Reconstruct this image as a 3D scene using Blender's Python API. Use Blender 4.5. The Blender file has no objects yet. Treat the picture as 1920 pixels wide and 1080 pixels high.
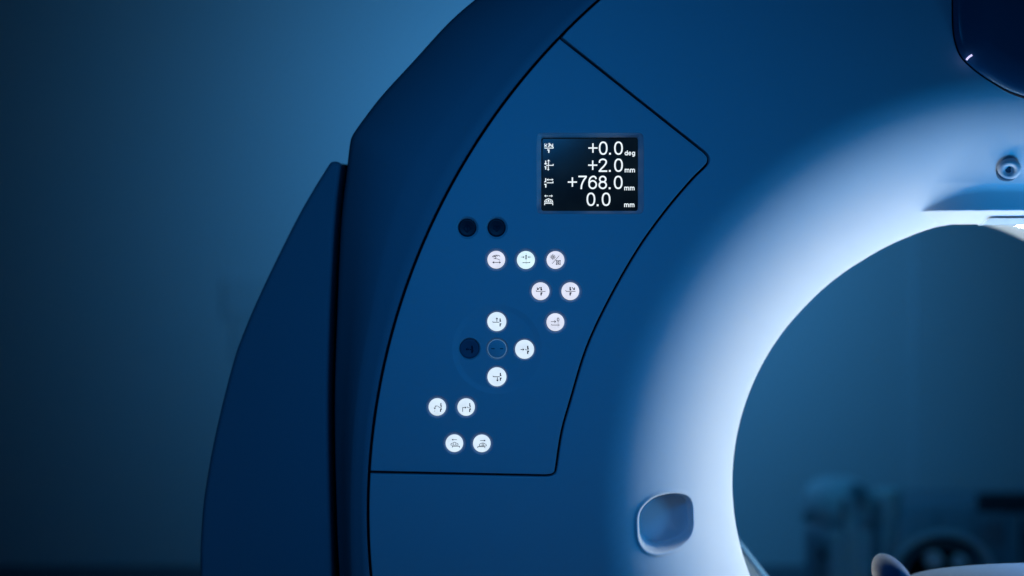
import bpy, math, random
import numpy as np
from mathutils import Vector, Matrix
from mathutils.geometry import delaunay_2d_cdt

S = bpy.context.scene
C = S.collection
random.seed(4)

# ------------------------------------------------------------------ scale
PX = 0.00075          # metres per photo pixel on the gantry's front plane (Y = 0)
D = 2.2               # camera to front plane
H = 1.26              # camera height
# ------------------------------------------------------------------ camera
cam = bpy.data.cameras.new('camera')
camo = bpy.data.objects.new('camera', cam)
C.objects.link(camo)
camo.location = (0, -D, H)
camo.rotation_euler = (math.radians(90), 0, 0)
cam.sensor_width = 36
cam.lens = 36 * D / (1920 * PX)
cam.clip_start = 0.05
cam.clip_end = 60
cam.dof.use_dof = True
cam.dof.focus_distance = D
cam.dof.aperture_fstop = 1.7
S.camera = camo
# ------------------------------------------------------------------ world, exposure
w = bpy.data.worlds.new('World')
S.world = w
w.use_nodes = True
bg = w.node_tree.nodes['Background']
bg.inputs[0].default_value = (0.010, 0.20, 0.80, 1)
bg.inputs[1].default_value = 0.007
S.view_settings.view_transform = 'Standard'
S.view_settings.look = 'None'
S.view_settings.exposure = 0
S.view_settings.gamma = 1
S.render.engine = 'CYCLES'
S.cycles.use_denoising = True
S.cycles.max_bounces = 6
S.cycles.sample_clamp_indirect = 4


def area(name, loc, target, size, power, col, size_y=None, spread=None):
    l = bpy.data.lights.new(name, 'AREA')
    l.energy = power
    l.color = col
    l.size = size
    if size_y:
        l.shape = 'RECTANGLE'
        l.size_y = size_y
    else:
        l.shape = 'DISK'
    if spread:
        l.spread = math.radians(spread)
    o = bpy.data.objects.new(name, l)
    C.objects.link(o)
    o.location = loc
    d = Vector(target) - Vector(loc)
    o.rotation_euler = d.to_track_quat('-Z', 'Y').to_euler()
    return o


# soft blue room lamp in front of the gantry, upper right
area('front_lamp', (0.02, -1.12, 1.68), (0.0, 0, 1.12), 0.28, 1.12, (0.012, 0.315, 1.0), spread=105)
# wall washer behind the gantry
area('wall_lamp', (0.30, 2.72, 1.88), (0.30, 4.9, 1.86), 0.6, 19.3, (0.100, 0.462, 0.97), spread=122)
# unseen dim fill added to brighten the far equipment
area('rear_ceiling_lamp', (1.15, 2.0, 2.5), (1.35, 3.8, 0.6), 0.5, 1.2, (0.02, 0.45, 1.0), spread=75)
bl = bpy.data.lights.new('bore_fill_lamp', 'POINT')  # unseen blue fill, added to tint the flare
bl.energy = 6.6
bl.color = (0.01, 0.40, 1.0)
bl.shadow_soft_size = 0.07
blo = bpy.data.objects.new('bore_fill_lamp', bl)
C.objects.link(blo)
blo.location = (0.90, -0.05, 0.98)
RING_POWER = 52.0
BLUE_POWER = 9.0


# ------------------------------------------------------------------ materials
def mat(name, col, rough=0.45, spec=0.5, bump=0.0, bscale=400, emit=None, estr=0, coat=0, metal=0, var=0.0):
    m = bpy.data.materials.new(name)
    m.use_nodes = True
    nt = m.node_tree
    b = nt.nodes['Principled BSDF']
    b.inputs['Base Color'].default_value = (*col, 1)
    b.inputs['Roughness'].default_value = rough
    b.inputs['Specular IOR Level'].default_value = spec
    b.inputs['Metallic'].default_value = metal
    if coat:
        b.inputs['Coat Weight'].default_value = coat
        b.inputs['Coat Roughness'].default_value = 0.05
    if emit:
        b.inputs['Emission Color'].default_value = (*emit, 1)
        b.inputs['Emission Strength'].default_value = estr
    tc = nt.nodes.new('ShaderNodeTexCoord')
    if bump:
        n = nt.nodes.new('ShaderNodeTexNoise')
        n.inputs['Scale'].default_value = bscale
        n.inputs['Detail'].default_value = 3
        nt.links.new(tc.outputs['Object'], n.inputs['Vector'])
        bp = nt.nodes.new('ShaderNodeBump')
        bp.inputs['Strength'].default_value = bump
        bp.inputs['Distance'].default_value = 0.0004
        nt.links.new(n.outputs['Fac'], bp.inputs['Height'])
        nt.links.new(bp.outputs['Normal'], b.inputs['Normal'])
    if var:
        n2 = nt.nodes.new('ShaderNodeTexNoise')
        n2.inputs['Scale'].default_value = 3.5
        n2.inputs['Detail'].default_value = 5
        nt.links.new(tc.outputs['Object'], n2.inputs['Vector'])
        mr = nt.nodes.new('ShaderNodeMapRange')
        mr.inputs['To Min'].default_value = rough - var
        mr.inputs['To Max'].default_value = rough + var
        nt.links.new(n2.outputs['Fac'], mr.inputs['Value'])
        nt.links.new(mr.outputs['Result'], b.inputs['Roughness'])
    return m


M = {}
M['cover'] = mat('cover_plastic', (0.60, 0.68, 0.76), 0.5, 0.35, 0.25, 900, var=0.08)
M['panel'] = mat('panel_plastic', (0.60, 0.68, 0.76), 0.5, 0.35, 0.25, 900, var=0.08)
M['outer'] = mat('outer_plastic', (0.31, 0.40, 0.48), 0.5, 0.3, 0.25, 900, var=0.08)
M['black'] = mat('black_gasket', (0.008, 0.010, 0.016), 0.8, 0.1)
M['glass'] = mat('tinted_glass', (0.05, 0.14, 0.24), 0.18, 0.08)
M['screen'] = mat('screen_glass', (0.006, 0.010, 0.014), 0.15, 0.2, emit=(0.25, 0.55, 0.75), estr=0.010)
M['text'] = mat('screen_white', (0.1, 0.1, 0.1), 0.5, 0, emit=(0.86, 0.95, 1.0), estr=1.0)
M['lit_cool'] = mat('lit_cap_cool', (0.5, 0.5, 0.5), 0.4, 0.2, emit=(0.76, 0.90, 1.0), estr=0.93)
M['lit_cyan'] = mat('lit_cap_cyan', (0.5, 0.5, 0.5), 0.4, 0.2, emit=(0.76, 0.97, 1.0), estr=0.97)
M['lit_warm'] = mat('lit_cap_warm', (0.5, 0.5, 0.5), 0.4, 0.2, emit=(0.85, 0.86, 0.96), estr=0.9)
M['cap_dark'] = mat('unlit_cap', (0.012, 0.024, 0.045), 0.45, 0.3)
M['cap_mid'] = mat('unlit_cap_blue', (0.09, 0.16, 0.24), 0.5, 0.3)
M['cap_side'] = mat('cap_side', (0.35, 0.42, 0.5), 0.5, 0.2, emit=(0.45, 0.65, 1.0), estr=0.22)
M['ink'] = mat('button_ink', (0.010, 0.03, 0.06), 0.7, 0.1)
M['ink_dim'] = mat('button_ink_faint', (0.012, 0.028, 0.06), 0.7, 0.1)
M['ring'] = mat('thin_light_ring', (0.5, 0.6, 0.7), 0.3, 0.5, emit=(0.35, 0.65, 0.95), estr=0.26)
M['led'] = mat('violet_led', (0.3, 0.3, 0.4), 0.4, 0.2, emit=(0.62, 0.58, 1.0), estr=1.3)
M['ringlight'] = mat('bore_light', (0.5, 0.5, 0.5), 0.5, 0, emit=(1.0, 0.89, 0.66), estr=RING_POWER)
M['ringblue'] = mat('bore_light_blue', (0.3, 0.4, 0.5), 0.5, 0, emit=(0.0, 0.40, 1.0), estr=BLUE_POWER)  # glow added to turn the flare's mid tones bluer
M['couch'] = mat('couch_shell', (0.045, 0.12, 0.22), 0.65, 0.1, 0.1, 500)
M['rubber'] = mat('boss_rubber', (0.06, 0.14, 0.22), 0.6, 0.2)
M['lens'] = mat('clear_lens', (0.5, 0.65, 0.78), 0.2, 0.4)
M['dark_kit'] = mat('dark_equipment', (0.26, 0.36, 0.44), 0.6, 0.3, var=0.1)
M['kit_black'] = mat('black_equipment', (0.04, 0.06, 0.08), 0.6, 0.2)
M['mid_kit'] = mat('grey_equipment', (0.70, 0.78, 0.84), 0.55, 0.4, var=0.1)
M['pale_kit'] = mat('pale_equipment', (0.82, 0.86, 0.90), 0.55, 0.4, var=0.1)
M['wall'] = mat('wall_paint', (0.42, 0.52, 0.58), 0.85, 0.2, 0.3, 60)
M['wall_b'] = mat('wall_cabinet_paint', (0.38, 0.48, 0.54), 0.7, 0.2, 0.1, 60)
M['floor'] = mat('floor_vinyl', (0.12, 0.17, 0.21), 0.6, 0.2, 0.2, 60, var=0.1)
M['skirt'] = mat('skirting_dark', (0.05, 0.08, 0.10), 0.6, 0.3)


for nm in ('lit_cool', 'lit_cyan', 'lit_warm', 'screen'):
    nt = M[nm].node_tree
    b_ = nt.nodes['Principled BSDF']
    e0_ = b_.inputs['Emission Strength'].default_value
    nz = nt.nodes.new('ShaderNodeTexNoise'); nz.inputs['Scale'].default_value = 70 if nm != 'screen' else 18
    tc_ = nt.nodes.new('ShaderNodeTexCoord'); nt.links.new(tc_.outputs['Object'], nz.inputs['Vector'])
    mr_ = nt.nodes.new('ShaderNodeMapRange')
    k_ = 0.10 if nm != 'screen' else 0.7
    mr_.inputs['From Min'].default_value = 0.3; mr_.inputs['From Max'].default_value = 0.7
    mr_.inputs['To Min'].default_value = e0_ * (1 - k_); mr_.inputs['To Max'].default_value = e0_ * (1 + k_ * .5)
    nt.links.new(nz.outputs['Fac'], mr_.inputs['Value']); nt.links.new(mr_.outputs['Result'], b_.inputs['Emission Strength'])


# ------------------------------------------------------------------ helpers
def at(px, py, Y=0.0):
    k = PX * (D + Y) / D
    return ((px - 960) * k, Y, H + (540 - py) * k)


def link(name, me, m, parent=None):
    o = bpy.data.objects.new(name, me)
    C.objects.link(o)
    if m:
        me.materials.append(m)
    o.parent = parent
    return o


def mesh(name, v, f, m, parent=None, smooth=True):
    me = bpy.data.meshes.new(name)
    me.from_pydata([tuple(p) for p in v], [], [tuple(q) for q in f])
    me.update()
    if smooth:
        me.polygons.foreach_set('use_smooth', [True] * len(me.polygons))
    return link(name, me, m, parent)


def tag(o, label=None, cat=None, group=None, kind=None):
    if label: o['label'] = label
    if cat: o['category'] = cat
    if group: o['group'] = group
    if kind: o['kind'] = kind
    return o


def empty(name, loc=(0, 0, 0)):
    o = bpy.data.objects.new(name, None)
    C.objects.link(o)
    o.location = loc
    o.empty_display_size = 0.05
    return o


def area2(l):
    return 0.5 * sum(l[i - 1][0] * l[i][1] - l[i][0] * l[i - 1][1] for i in range(len(l)))


def ccw(l):
    return l if area2(l) > 0 else l[::-1]


def dedupe(l, e=1e-7):
    o = []
    for p in l:
        if not o or (p[0] - o[-1][0]) ** 2 + (p[1] - o[-1][1]) ** 2 > e * e:
            o.append(p)
    if (o[0][0] - o[-1][0]) ** 2 + (o[0][1] - o[-1][1]) ** 2 <= e * e:
        o.pop()
    return o


def offset(l, d):
    """offset a CCW loop; positive d moves inwards"""
    n = len(l)
    out = []
    for i in range(n):
        a, b, c = l[i - 1], l[i], l[(i + 1) % n]
        e1 = Vector((b[0] - a[0], b[1] - a[1])).normalized()
        e2 = Vector((c[0] - b[0], c[1] - b[1])).normalized()
        n1 = Vector((-e1.y, e1.x)); n2 = Vector((-e2.y, e2.x))
        mm = (n1 + n2)
        mm.normalize()
        k = d / max(0.35, mm.dot(n1))
        out.append((b[0] + mm.x * k, b[1] + mm.y * k))
    return out


def inside(p, l):
    x, y = p
    r = False
    j = len(l) - 1
    for i in range(len(l)):
        xi, yi = l[i]; xj, yj = l[j]
        if (yi > y) != (yj > y) and x < (xj - xi) * (y - yi) / (yj - yi) + xi:
            r = not r
        j = i
    return r


def fillet(pts, radii, n=7):
    """closed polygon with rounded corners"""
    out = []
    N = len(pts)
    for i in range(N):
        p = Vector(pts[i]); a = Vector(pts[i - 1]); b = Vector(pts[(i + 1) % N])
        r = radii[i] if isinstance(radii, (list, tuple)) else radii
        if r <= 0:
            out.append(tuple(p)); continue
        u = (a - p).normalized(); v = (b - p).normalized()
        q1 = p + u * min(r, (a - p).length * .49); q2 = p + v * min(r, (b - p).length * .49)
        for k in range(n + 1):
            t = k / n
            q = q1 * (1 - t) ** 2 + p * 2 * t * (1 - t) + q2 * t * t
            out.append(tuple(q))
    return out


def spline(pts, n=8):
    """open Catmull-Rom through pts"""
    P = [Vector(p) for p in pts]
    P = [P[0] * 2 - P[1]] + P + [P[-1] * 2 - P[-2]]
    out = []
    for i in range(1, len(P) - 2):
        for k in range(n):
            t = k / n
            a, b, c, d = P[i - 1], P[i], P[i + 1], P[i + 2]
            q = 0.5 * ((2 * b) + (c - a) * t + (2 * a - 5 * b + 4 * c - d) * t * t + (3 * b - a - 3 * c + d) * t ** 3)
            out.append(tuple(q))
    out.append(tuple(P[-2]))
    return out


def circle(cx, cy, r, n=48):
    return [(cx + r * math.cos(2 * math.pi * k / n), cy + r * math.sin(2 * math.pi * k / n)) for k in range(n)]


class MB:
    """mesh builder in world (X, Y, Z)"""
    def __init__(s):
        s.v = []; s.f = []; s.flat = set()

    def ring(s, loop, Y):
        b = len(s.v)
        s.v += [(p[0], Y, p[1]) for p in loop]
        return list(range(b, b + len(loop)))

    def bridge(s, a, b, flip=False):
        n = len(a)
        for i in range(n):
            j = (i + 1) % n
            q = (a[i], a[j], b[j], b[i])
            s.f.append(q[::-1] if flip else q)

    def fill(s, outer, holes, Y):
        """triangulated sheet facing -Y between index rings"""
        loops = [outer] + holes
        idx = [i for l in loops for i in l]
        co = [Vector((s.v[i][0], s.v[i][2])) for i in idx]
        ed = []; k = 0
        for l in loops:
            for q in range(len(l)):
                ed.append((k + q, k + (q + 1) % len(l)))
            k += len(l)
        vo, eo, fo, ov, oe, of = delaunay_2d_cdt(co, ed, [], 1, 1e-9)
        mp = {}
        for a, src in enumerate(ov):
            mp[a] = idx[src[0]] if src else None
        for a in mp:
            if mp[a] is None:
                s.v.append((vo[a].x, Y, vo[a].y)); mp[a] = len(s.v) - 1
        hl = [[(s.v[i][0], s.v[i][2]) for i in h] for h in holes]
        ol = [(s.v[i][0], s.v[i][2]) for i in outer]
        for t in fo:
            cx = sum(vo[i].x for i in t) / len(t); cy = sum(vo[i].y for i in t) / len(t)
            if not inside((cx, cy), ol) or any(inside((cx, cy), h) for h in hl):
                continue
            # x-z plane, viewed from -Y: CCW in (x,z) faces -Y
            q = [mp[i] for i in t]
            if area2([(vo[i].x, vo[i].y) for i in t]) < 0: q = q[::-1]
            s.flat.add(len(s.f)); s.f.append(tuple(q))

    def box(s, x0, x1, y0, y1, z0, z1):
        b = len(s.v)
        s.v += [(x, y, z) for x in (x0, x1) for y in (y0, y1) for z in (z0, z1)]
        for q in ((0, 1, 3, 2), (4, 6, 7, 5), (0, 4, 5, 1), (2, 3, 7, 6), (0, 2, 6, 4), (1, 5, 7, 3)):
            s.f.append(tuple(b + i for i in q))

    def lathe(s, prof, origin, axis, n=40):
        """prof: (r, h) with h along axis"""
        ax = Vector(axis).normalized()
        u = ax.orthogonal().normalized(); v = ax.cross(u)
        o = Vector(origin); rows = []
        for r, h in prof:
            b = len(s.v)
            for k in range(n):
                a = 2 * math.pi * k / n
                s.v.append(tuple(o + ax * h + (u * math.cos(a) + v * math.sin(a)) * max(r, 1e-5)))
            rows.append(list(range(b, b + n)))
        for a, b in zip(rows, rows[1:]):
            s.bridge(a, b)

    def tube(s, pts, r, n=10):
        P = [Vector(p) for p in pts]
        prev = None
        for i, p in enumerate(P):
            t = (P[min(i + 1, len(P) - 1)] - P[max(i - 1, 0)]).normalized()
            u = t.cross(Vector((0.1, 0.9, 0.3))).normalized(); v = t.cross(u)
            b = len(s.v)
            for k in range(n):
                a = 2 * math.pi * k / n
                s.v.append(tuple(p + (u * math.cos(a) + v * math.sin(a)) * r))
            cur = list(range(b, b + n))
            if prev: s.bridge(prev, cur)
            else: s.f.append(tuple(cur[::-1]))
            prev = cur
        s.f.append(tuple(prev))

    def build(s, name, m, parent=None, smooth=True):
        o = mesh(name, s.v, s.f, m, parent, smooth)
        if smooth:
            for i in s.flat: o.data.polygons[i].use_smooth = False
        return o


def roll(mb, loop, inward, r, Y0, depth, n=4):
    """rounded edge: loop is the outer wall line; returns the ring lying flat at Y0"""
    rings = []
    rings.append(mb.ring(loop, Y0 + depth))
    for k in range(n + 1):
        a = math.pi / 2 * k / n
        d = r * (1 - math.cos(a)) * (1 if inward else -1)
        rings.append(mb.ring(offset(loop, d), Y0 + r * (1 - math.sin(a))))
    for a, b in zip(rings, rings[1:]):
        mb.bridge(a, b, flip=not inward)
    return rings[-1]


def plate(name, loop, Y0, depth, r, m, parent, back=False):
    """solid plate with rounded front edge"""
    mb = MB()
    loop = ccw(loop)
    top = roll(mb, loop, True, r, Y0, depth)
    mb.fill(top, [], Y0)
    if back:
        bk = mb.ring(loop, Y0 + depth + 0.0001)
        mb.fill(bk, [], Y0 + depth)
    return mb.build(name, m, parent)


def P2(pts, Y=0.0):
    """photo pixels -> (X, Z) at depth Y"""
    return [(at(x, y, Y)[0], at(x, y, Y)[2]) for x, y in pts]


# ------------------------------------------------------------------ the setting
wallY = 4.9
mb = MB(); mb.box(-6, 6, wallY, wallY + 0.15, 0.0, 4.2)
tag(mb.build('wall', M['wall'], smooth=False), kind='structure')
mb = MB(); mb.box(-6, 6, -3.5, wallY, -0.1, 0.0)
tag(mb.build('floor', M['floor'], smooth=False), kind='structure')
# tall wall panel seen through the bore
a = at(1716, 600, wallY - .01); b = at(2300, 600, wallY - .01)
mb = MB(); mb.box(a[0], b[0], wallY - 0.03, wallY, 0.101, 2.35)
tag(mb.build('wall_panel', M['wall'], smooth=False), 'tall pale wall panel whose edge shows through the bore', 'wall panel')
# wall cupboard, mostly hidden by the side cover
cab = empty('wall_cabinet', at(500, 600, wallY - .012))
mb = MB()
a = at(419, 524, wallY - .012); b = at(560, 596, wallY - .012)
mb.box(a[0], b[0], wallY - .012, wallY - .001, b[2], a[2])
o = mb.build('cabinet_body', M['wall_b'], cab, smooth=False); o.matrix_parent_inverse = Matrix.Translation(-cab.location)
mb = MB()
a = at(437, 598, wallY - .01); b = at(560, 676, wallY - .01)
mb.box(a[0], b[0], wallY - .01, wallY - .001, b[2], a[2])
o = mb.build('lower_box', M['wall_b'], cab, smooth=False); o.matrix_parent_inverse = Matrix.Translation(-cab.location)
tag(cab, 'dim blurred cupboard on the far wall beside the curved side cover', 'cabinet')

# ------------------------------------------------------------------ the gantry
G = empty('scanner_gantry', (0, 0, 0))
tag(G, 'white scanner gantry in blue light with round bore, display and lit round buttons', 'scanner')

TD = 0.20                                   # depth of the throat behind the face
AX, _, AZ = at(1845, 905, TD)               # bore axis
kT = PX * (D + TD) / D
R1 = 806 * PX                               # where the flare begins

thT = np.radians([0, 5, 7.4, 11, 17.5, 28.7, 45, 60, 90, 180])
rT = np.array([484, 486, 488, 487.5, 482, 475, 471, 471.5, 472, 472]) * kT


def pocket_sd(px, py):
    """signed distance (pixels) to the grip recess outline; negative inside"""
    poly = np.array(spline([(1197, 985), (1198, 967), (1206, 950), (1226, 933), (1254, 925), (1277, 925), (1291, 931), (1298, 943),
                            (1300, 965), (1300, 988), (1294, 1007), (1280, 1021), (1261, 1031), (1235, 1037), (1214, 1032),
                            (1202, 1018), (1197, 1000)], 4)[:-1])
    d2 = np.full(px.shape, 1e9); ins = np.zeros(px.shape, bool)
    n = len(poly)
    for i in range(n):
        a = poly[i]; b = poly[(i + 1) % n]
        ab = b - a
        t = np.clip(((px - a[0]) * ab[0] + (py - a[1]) * ab[1]) / (ab @ ab + 1e-12), 0, 1)
        dx = px - a[0] - t * ab[0]; dy = py - a[1] - t * ab[1]
        d2 = np.minimum(d2, dx * dx + dy * dy)
        c = (a[1] > py) != (b[1] > py)
        xx = ab[0] * (py - a[1]) / (ab[1] if abs(ab[1]) > 1e-9 else 1e-9) + a[0]
        ins ^= c & (px < xx)
    d = np.sqrt(d2)
    return np.where(ins, -d, d)


def smin(a, b, k):
    h = np.clip(0.5 + 0.5 * (b - a) / k, 0, 1)
    return b * (1 - h) + a * h - k * h * (1 - h)


FLP = 1.36
POCKET_Y = 0.099
def build_flare():
    # angle measured from straight up, positive to the left (photo side)
    segs = []
    dense = (78, 108)
    a = -180.0
    angs = []
    while a < 180 - 1e-6:
        angs.append(a)
        if dense[0] <= a < dense[1]: a += 0.1
        elif -60 < a < 140: a += 0.3
        else: a += 1.0
    th = np.radians(np.array(angs))
    nt = len(th)
    rt = np.interp(np.abs(th), thT, rT)
    tt = []
    na = 190
    u = np.linspace(0, 1, na)
    tt = np.where(u < .85, u / .85 * .93, 0)
    e = (u - .85) / .15
    tt = np.where(u >= .85, .93 + .07 * (1 - (1 - np.clip(e, 0, 1)) ** 2), tt)
    TH, T = np.meshgrid(th, tt, indexing='ij')
    RT = rt[:, None]
    R = R1 + (RT - R1) * T
    ea = 0.11
    Te = (T + ea * (np.exp(-T / ea) - 1)) / (1 + ea * (math.exp(-1 / ea) - 1))
    Te = np.clip(Te, 0, 1)
    Y = TD * (1 - (1 - Te ** FLP) ** (1 / FLP))
    X = AX - np.sin(TH) * R; Z = AZ + np.cos(TH) * R
    # laser housing: flattened bulge above the throat
    v = (Z - AZ) / PX
    vL = 550.0
    u_ = np.abs(X - AX) / PX
    dv = (v - vL) * PX
    Yb = np.where(v > vL, 0.098 - 0.10 * dv - 2.4 * dv ** 2, 0.098 - 5.0 * dv) + 0.042 * (u_ / 165) ** 3
    kk = 0.005 + 0.030 * np.clip(dv / 0.04, 0, 1)
    fd = np.clip((0.150 - dv) / 0.085, 0, 1); fd = fd * fd * (3 - 2 * fd)
    Y = np.where(np.cos(TH) > 0.2, Y * (1 - fd) + smin(Y, Yb, kk) * fd, Y)
    # fade correction so that the outer rim stays on the face
    Y = np.where(T < 1e-6, 0, np.maximum(Y, -0.0005))
    # grip recess
    k = PX * (D + Y) / D
    px = 960 + X / k; py = 540 - (Z - H) / k
    sd = pocket_sd(px, py)
    m = np.clip(-sd / 9.0, 0, 1)
    prof = m * m * (3 - 2 * m)
    fl = POCKET_Y + 0.018 * ((px - 1300) / 100.0) + 0.006 * ((py - 980) / 60.0) ** 2
    fl = np.maximum(fl, Y + 0.004)
    lip = -0.0020 * np.exp(-((sd - 3.0) / 3.5) ** 2) * np.clip((1292 - px) / 60, 0, 1)
    Y = Y + prof * (fl - Y) + lip
    # turn-back behind the throat
    verts = np.stack([X, Y, Z], -1)
    extra = []
    for dr, dy in ((0.0004, 0.206), (0.003, 0.214), (0.009, 0.222), (0.030, 0.232), (0.045, 0.250)):
        rr = rt + dr
        extra.append(np.stack([AX - np.sin(th) * rr, np.full(nt, dy), AZ + np.cos(th) * rr], -1))
    verts = np.concatenate([verts, np.stack(extra, 1)], 1)
    nr = verts.shape[1]
    V = verts.reshape(-1, 3)
    I = np.arange(nt * nr).reshape(nt, nr)
    A = I; B = np.roll(I, -1, 0)
    F = np.stack([A[:, :-1], A[:, 1:], B[:, 1:], B[:, :-1]], -1).reshape(-1, 4)
    # recess faces
    sdv = np.full((nt, nr), 99.0); sdv[:, :na] = sd
    fs = (sdv.reshape(-1)[F]).mean(1)
    rec = fs < -0.5
    outer = I[:, 0]
    return V, F, rec, outer


V, F, rec, outer_ring = build_flare()


def np_mesh(name, V, F, m, parent, normals=None):
    me = bpy.data.meshes.new(name)
    me.from_pydata(V.tolist(), [], F.tolist())
    me.update()
    me.polygons.foreach_set('use_smooth', [True] * len(me.polygons))
    if normals is not None:
        me.normals_split_custom_set_from_vertices(normals.tolist())
    return link(name, me, m, parent)


# orientation check and vertex normals of the whole flare
tmp = bpy.data.meshes.new('tmp'); tmp.from_pydata(V.tolist(), [], F.tolist()); tmp.update()
pn = np.zeros(len(tmp.polygons) * 3); tmp.polygons.foreach_get('normal', pn)
if pn.reshape(-1, 3)[:, 1].mean() > 0:
    F = F[:, ::-1]
    bpy.data.meshes.remove(tmp)
    tmp = bpy.data.meshes.new('tmp'); tmp.from_pydata(V.tolist(), [], F.tolist()); tmp.update()
NV = np.zeros(len(V) * 3); tmp.vertices.foreach_get('normal', NV); NV = NV.reshape(-1, 3)
NV[outer_ring] = (0, -1, 0)
bpy.data.meshes.remove(tmp)


def submesh(mask):
    Fs = F[mask]; used = np.unique(Fs)
    mp = -np.ones(len(V), int); mp[used] = np.arange(len(used))
    return V[used], mp[Fs], NV[used]


v_, f_, n_ = submesh(rec)
np_mesh('grip_recess', v_, f_, M['cover'], G, n_)
v_, f_, n_ = submesh(~rec)
np_mesh('bore_flare', v_, f_, M['cover'], G, n_)

# ---- outlines on the face (photo pixels)
cA = (1972, 960); rA = 1282


def seamA(y):
    return cA[0] - math.sqrt(max(0, rA * rA - (y - cA[1]) ** 2))


CX = 960 + AX / PX                                                # bore axis in face pixels
CY = 540 - (AZ - H) / PX
# panel right-hand side, gap centre line
pr = spline([(1328, 305), (1290, 345), (1245, 399), (1197, 466), (1144.5, 557), (1100, 652), (1069, 753), (1055.5, 800), (1049, 833), (1043, 875)], 5)
GAP = 2.3
left_top = (seamA(72), 72)
left_bot = (seamA(885.5), 885.5)
sA_mid = [(seamA(y), y) for y in np.linspace(885.3, 70, 60)]
raw = [(1335, 295)]                                              # sharp corner, to be filleted
# panel loop: top-left, along the top edge, right corner, right side, lower corner, bottom, seam A upwards
core = [(seamA(70), 70), (1337, 298)] + pr[3:] + [(1040, 892.5)] + [(seamA(885.3), 885.3)]
rad = [0, 24] + [0] * (len(pr) - 3) + [22] + [0]
core = fillet(core, rad, 8)
panel_c = core + sA_mid[1:-1]
panel_w = ccw(dedupe(P2(panel_c), 1e-4))
panel_loop = offset(panel_w, GAP * PX)

# face loop: big circle with the panel notch
top_y = cA[1] - rA
face = []
ys = np.linspace(60, -290, 24)
notch = [p for p in core]                                        # from upper left to lower left, clockwise on the photo
up = [(seamA(y), y) for y in np.linspace(68, 0, 6)]
rtop = math.hypot(CX - up[-1][0], cA[1] - 0)
a0 = math.atan2(cA[1] - 0, up[-1][0] - CX)
for k in range(1, 80):                                           # over the top to the right side
    a = a0 - (a0 + math.radians(50)) * k / 80
    up.append((CX + rtop * math.cos(a), cA[1] - rtop * math.sin(a)))
down = [(seamA(y), y) for y in np.linspace(889, 1500, 40)]
lastr = math.hypot(CX - down[-1][0], down[-1][1] - cA[1])
b0 = math.atan2(cA[1] - down[-1][1], down[-1][0] - CX)
if b0 > 0: b0 -= 2 * math.pi
for k in range(1, 50):
    a = b0 + (math.radians(-50) - b0) * k / 50
    rr = lastr + (rtop - lastr) * k / 50
    down.append((CX + rr * math.cos(a), cA[1] - rr * math.sin(a)))
face_c = up + down[::-1] + notch[::-1]
face_w = ccw(dedupe(P2(face_c), 2e-4))
face_loop = offset(face_w, GAP * PX)

mb = MB()
top = roll(mb, face_loop, True, 0.0016, 0.0, 0.02)
b = len(mb.v)
ro = V[outer_ring]
mb.v += [tuple(p) for p in ro]
mb.fill(top, [list(range(b, b + len(ro)))], 0.0)
mb.build('front_cover', M['cover'], G)

# black backing behind every gap
mb = MB()
k0 = mb.ring(offset(face_w, -0.02), 0.024)
k1 = mb.ring(circle(AX, AZ, R1 + 0.004, 200), 0.024)
mb.fill(k0, [k1], 0.024)
# cover the notch too
k2 = mb.ring(offset(panel_w, -0.02), 0.0245)
mb.fill(k2, [], 0.0245)
mb.build('gap_backing', M['black'], G, smooth=False)

# ------------------------------------------------------------------ control panel with recesses
DISP = (1008, 1205, 251, 399)
SCR = (1016, 1196, 258, 394)


def rrect(x0, x1, y0, y1, r):
    return ccw(P2(fillet([(x0, y0), (x1, y0), (x1, y1), (x0, y1)], r, 5)))


warm, cool, cyan, dark, mid = 'lit_warm', 'lit_cool', 'lit_cyan', 'cap_dark', 'cap_mid'
BUT = [(876, 427, 16.5, 'dark', 'start'), (931, 427, 16.5, 'dark', 'stop'),
       (930.5, 487, 17, warm, 'hand'), (986, 487.5, 17.2, cyan, 'centre'), (1041.5, 487.5, 17, warm, 'lamp'),
       (1013.5, 546, 17, warm, 'tilt_l'), (1069.3, 546, 17, warm, 'tilt_r'), (1041.3, 604, 17, warm, 'zero'),
       (931.5, 603, 18.2, cool, 'up'), (880, 654, 18, 'mid', 'left'), (932, 654, 18, 'plain', 'pair'), (983.6, 655, 18.2, cool, 'right'), (931.7, 706.5, 18.2, cool, 'down'),
       (820, 763, 16.7, cool, 'unload'), (874, 763.2, 16.7, cool, 'load'), (852, 831, 16.8, cool, 'lat_l'), (903.4, 831.3, 16.8, cool, 'lat_r')]
DC = (931.8, 655.0)
mb = MB()
ptop = roll(mb, panel_loop, True, 0.0016, 0.0, 0.02)
holes = []
# display well
r0 = mb.ring(rrect(DISP[0] - 1.5, DISP[1] + 1.5, DISP[2] - 1.5, DISP[3] + 1.5, 10), 0.0)
r1 = mb.ring(rrect(DISP[0], DISP[1], DISP[2], DISP[3], 9), 0.0012)
r2 = mb.ring(rrect(SCR[0] - 1, SCR[1] + 1, SCR[2] - 1, SCR[3] + 1, 5), 0.0050)
r3 = mb.ring(rrect(SCR[0] - 1, SCR[1] + 1, SCR[2] - 1, SCR[3] + 1, 5), 0.012)
mb.bridge(r1, r0); mb.bridge(r2, r1); mb.bridge(r3, r2)
holes.append(r0)


def well(cx, cy, r, Y0=0.0, e=0.0):
    x, _, z = at(cx, cy)
    prof = [(r + 4.6 - e, 0.0), (r + 3.9 - e, 0.0003), (r + 1.0, 0.0022), (r + 0.6, 0.0030), (r + 0.6, 0.008)]
    rings = [mb.ring(circle(x, z, q * PX, 40), Y0 + d) for q, d in prof]
    for a_, b_ in zip(rings, rings[1:]): mb.bridge(b_, a_)
    return rings[0]


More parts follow.
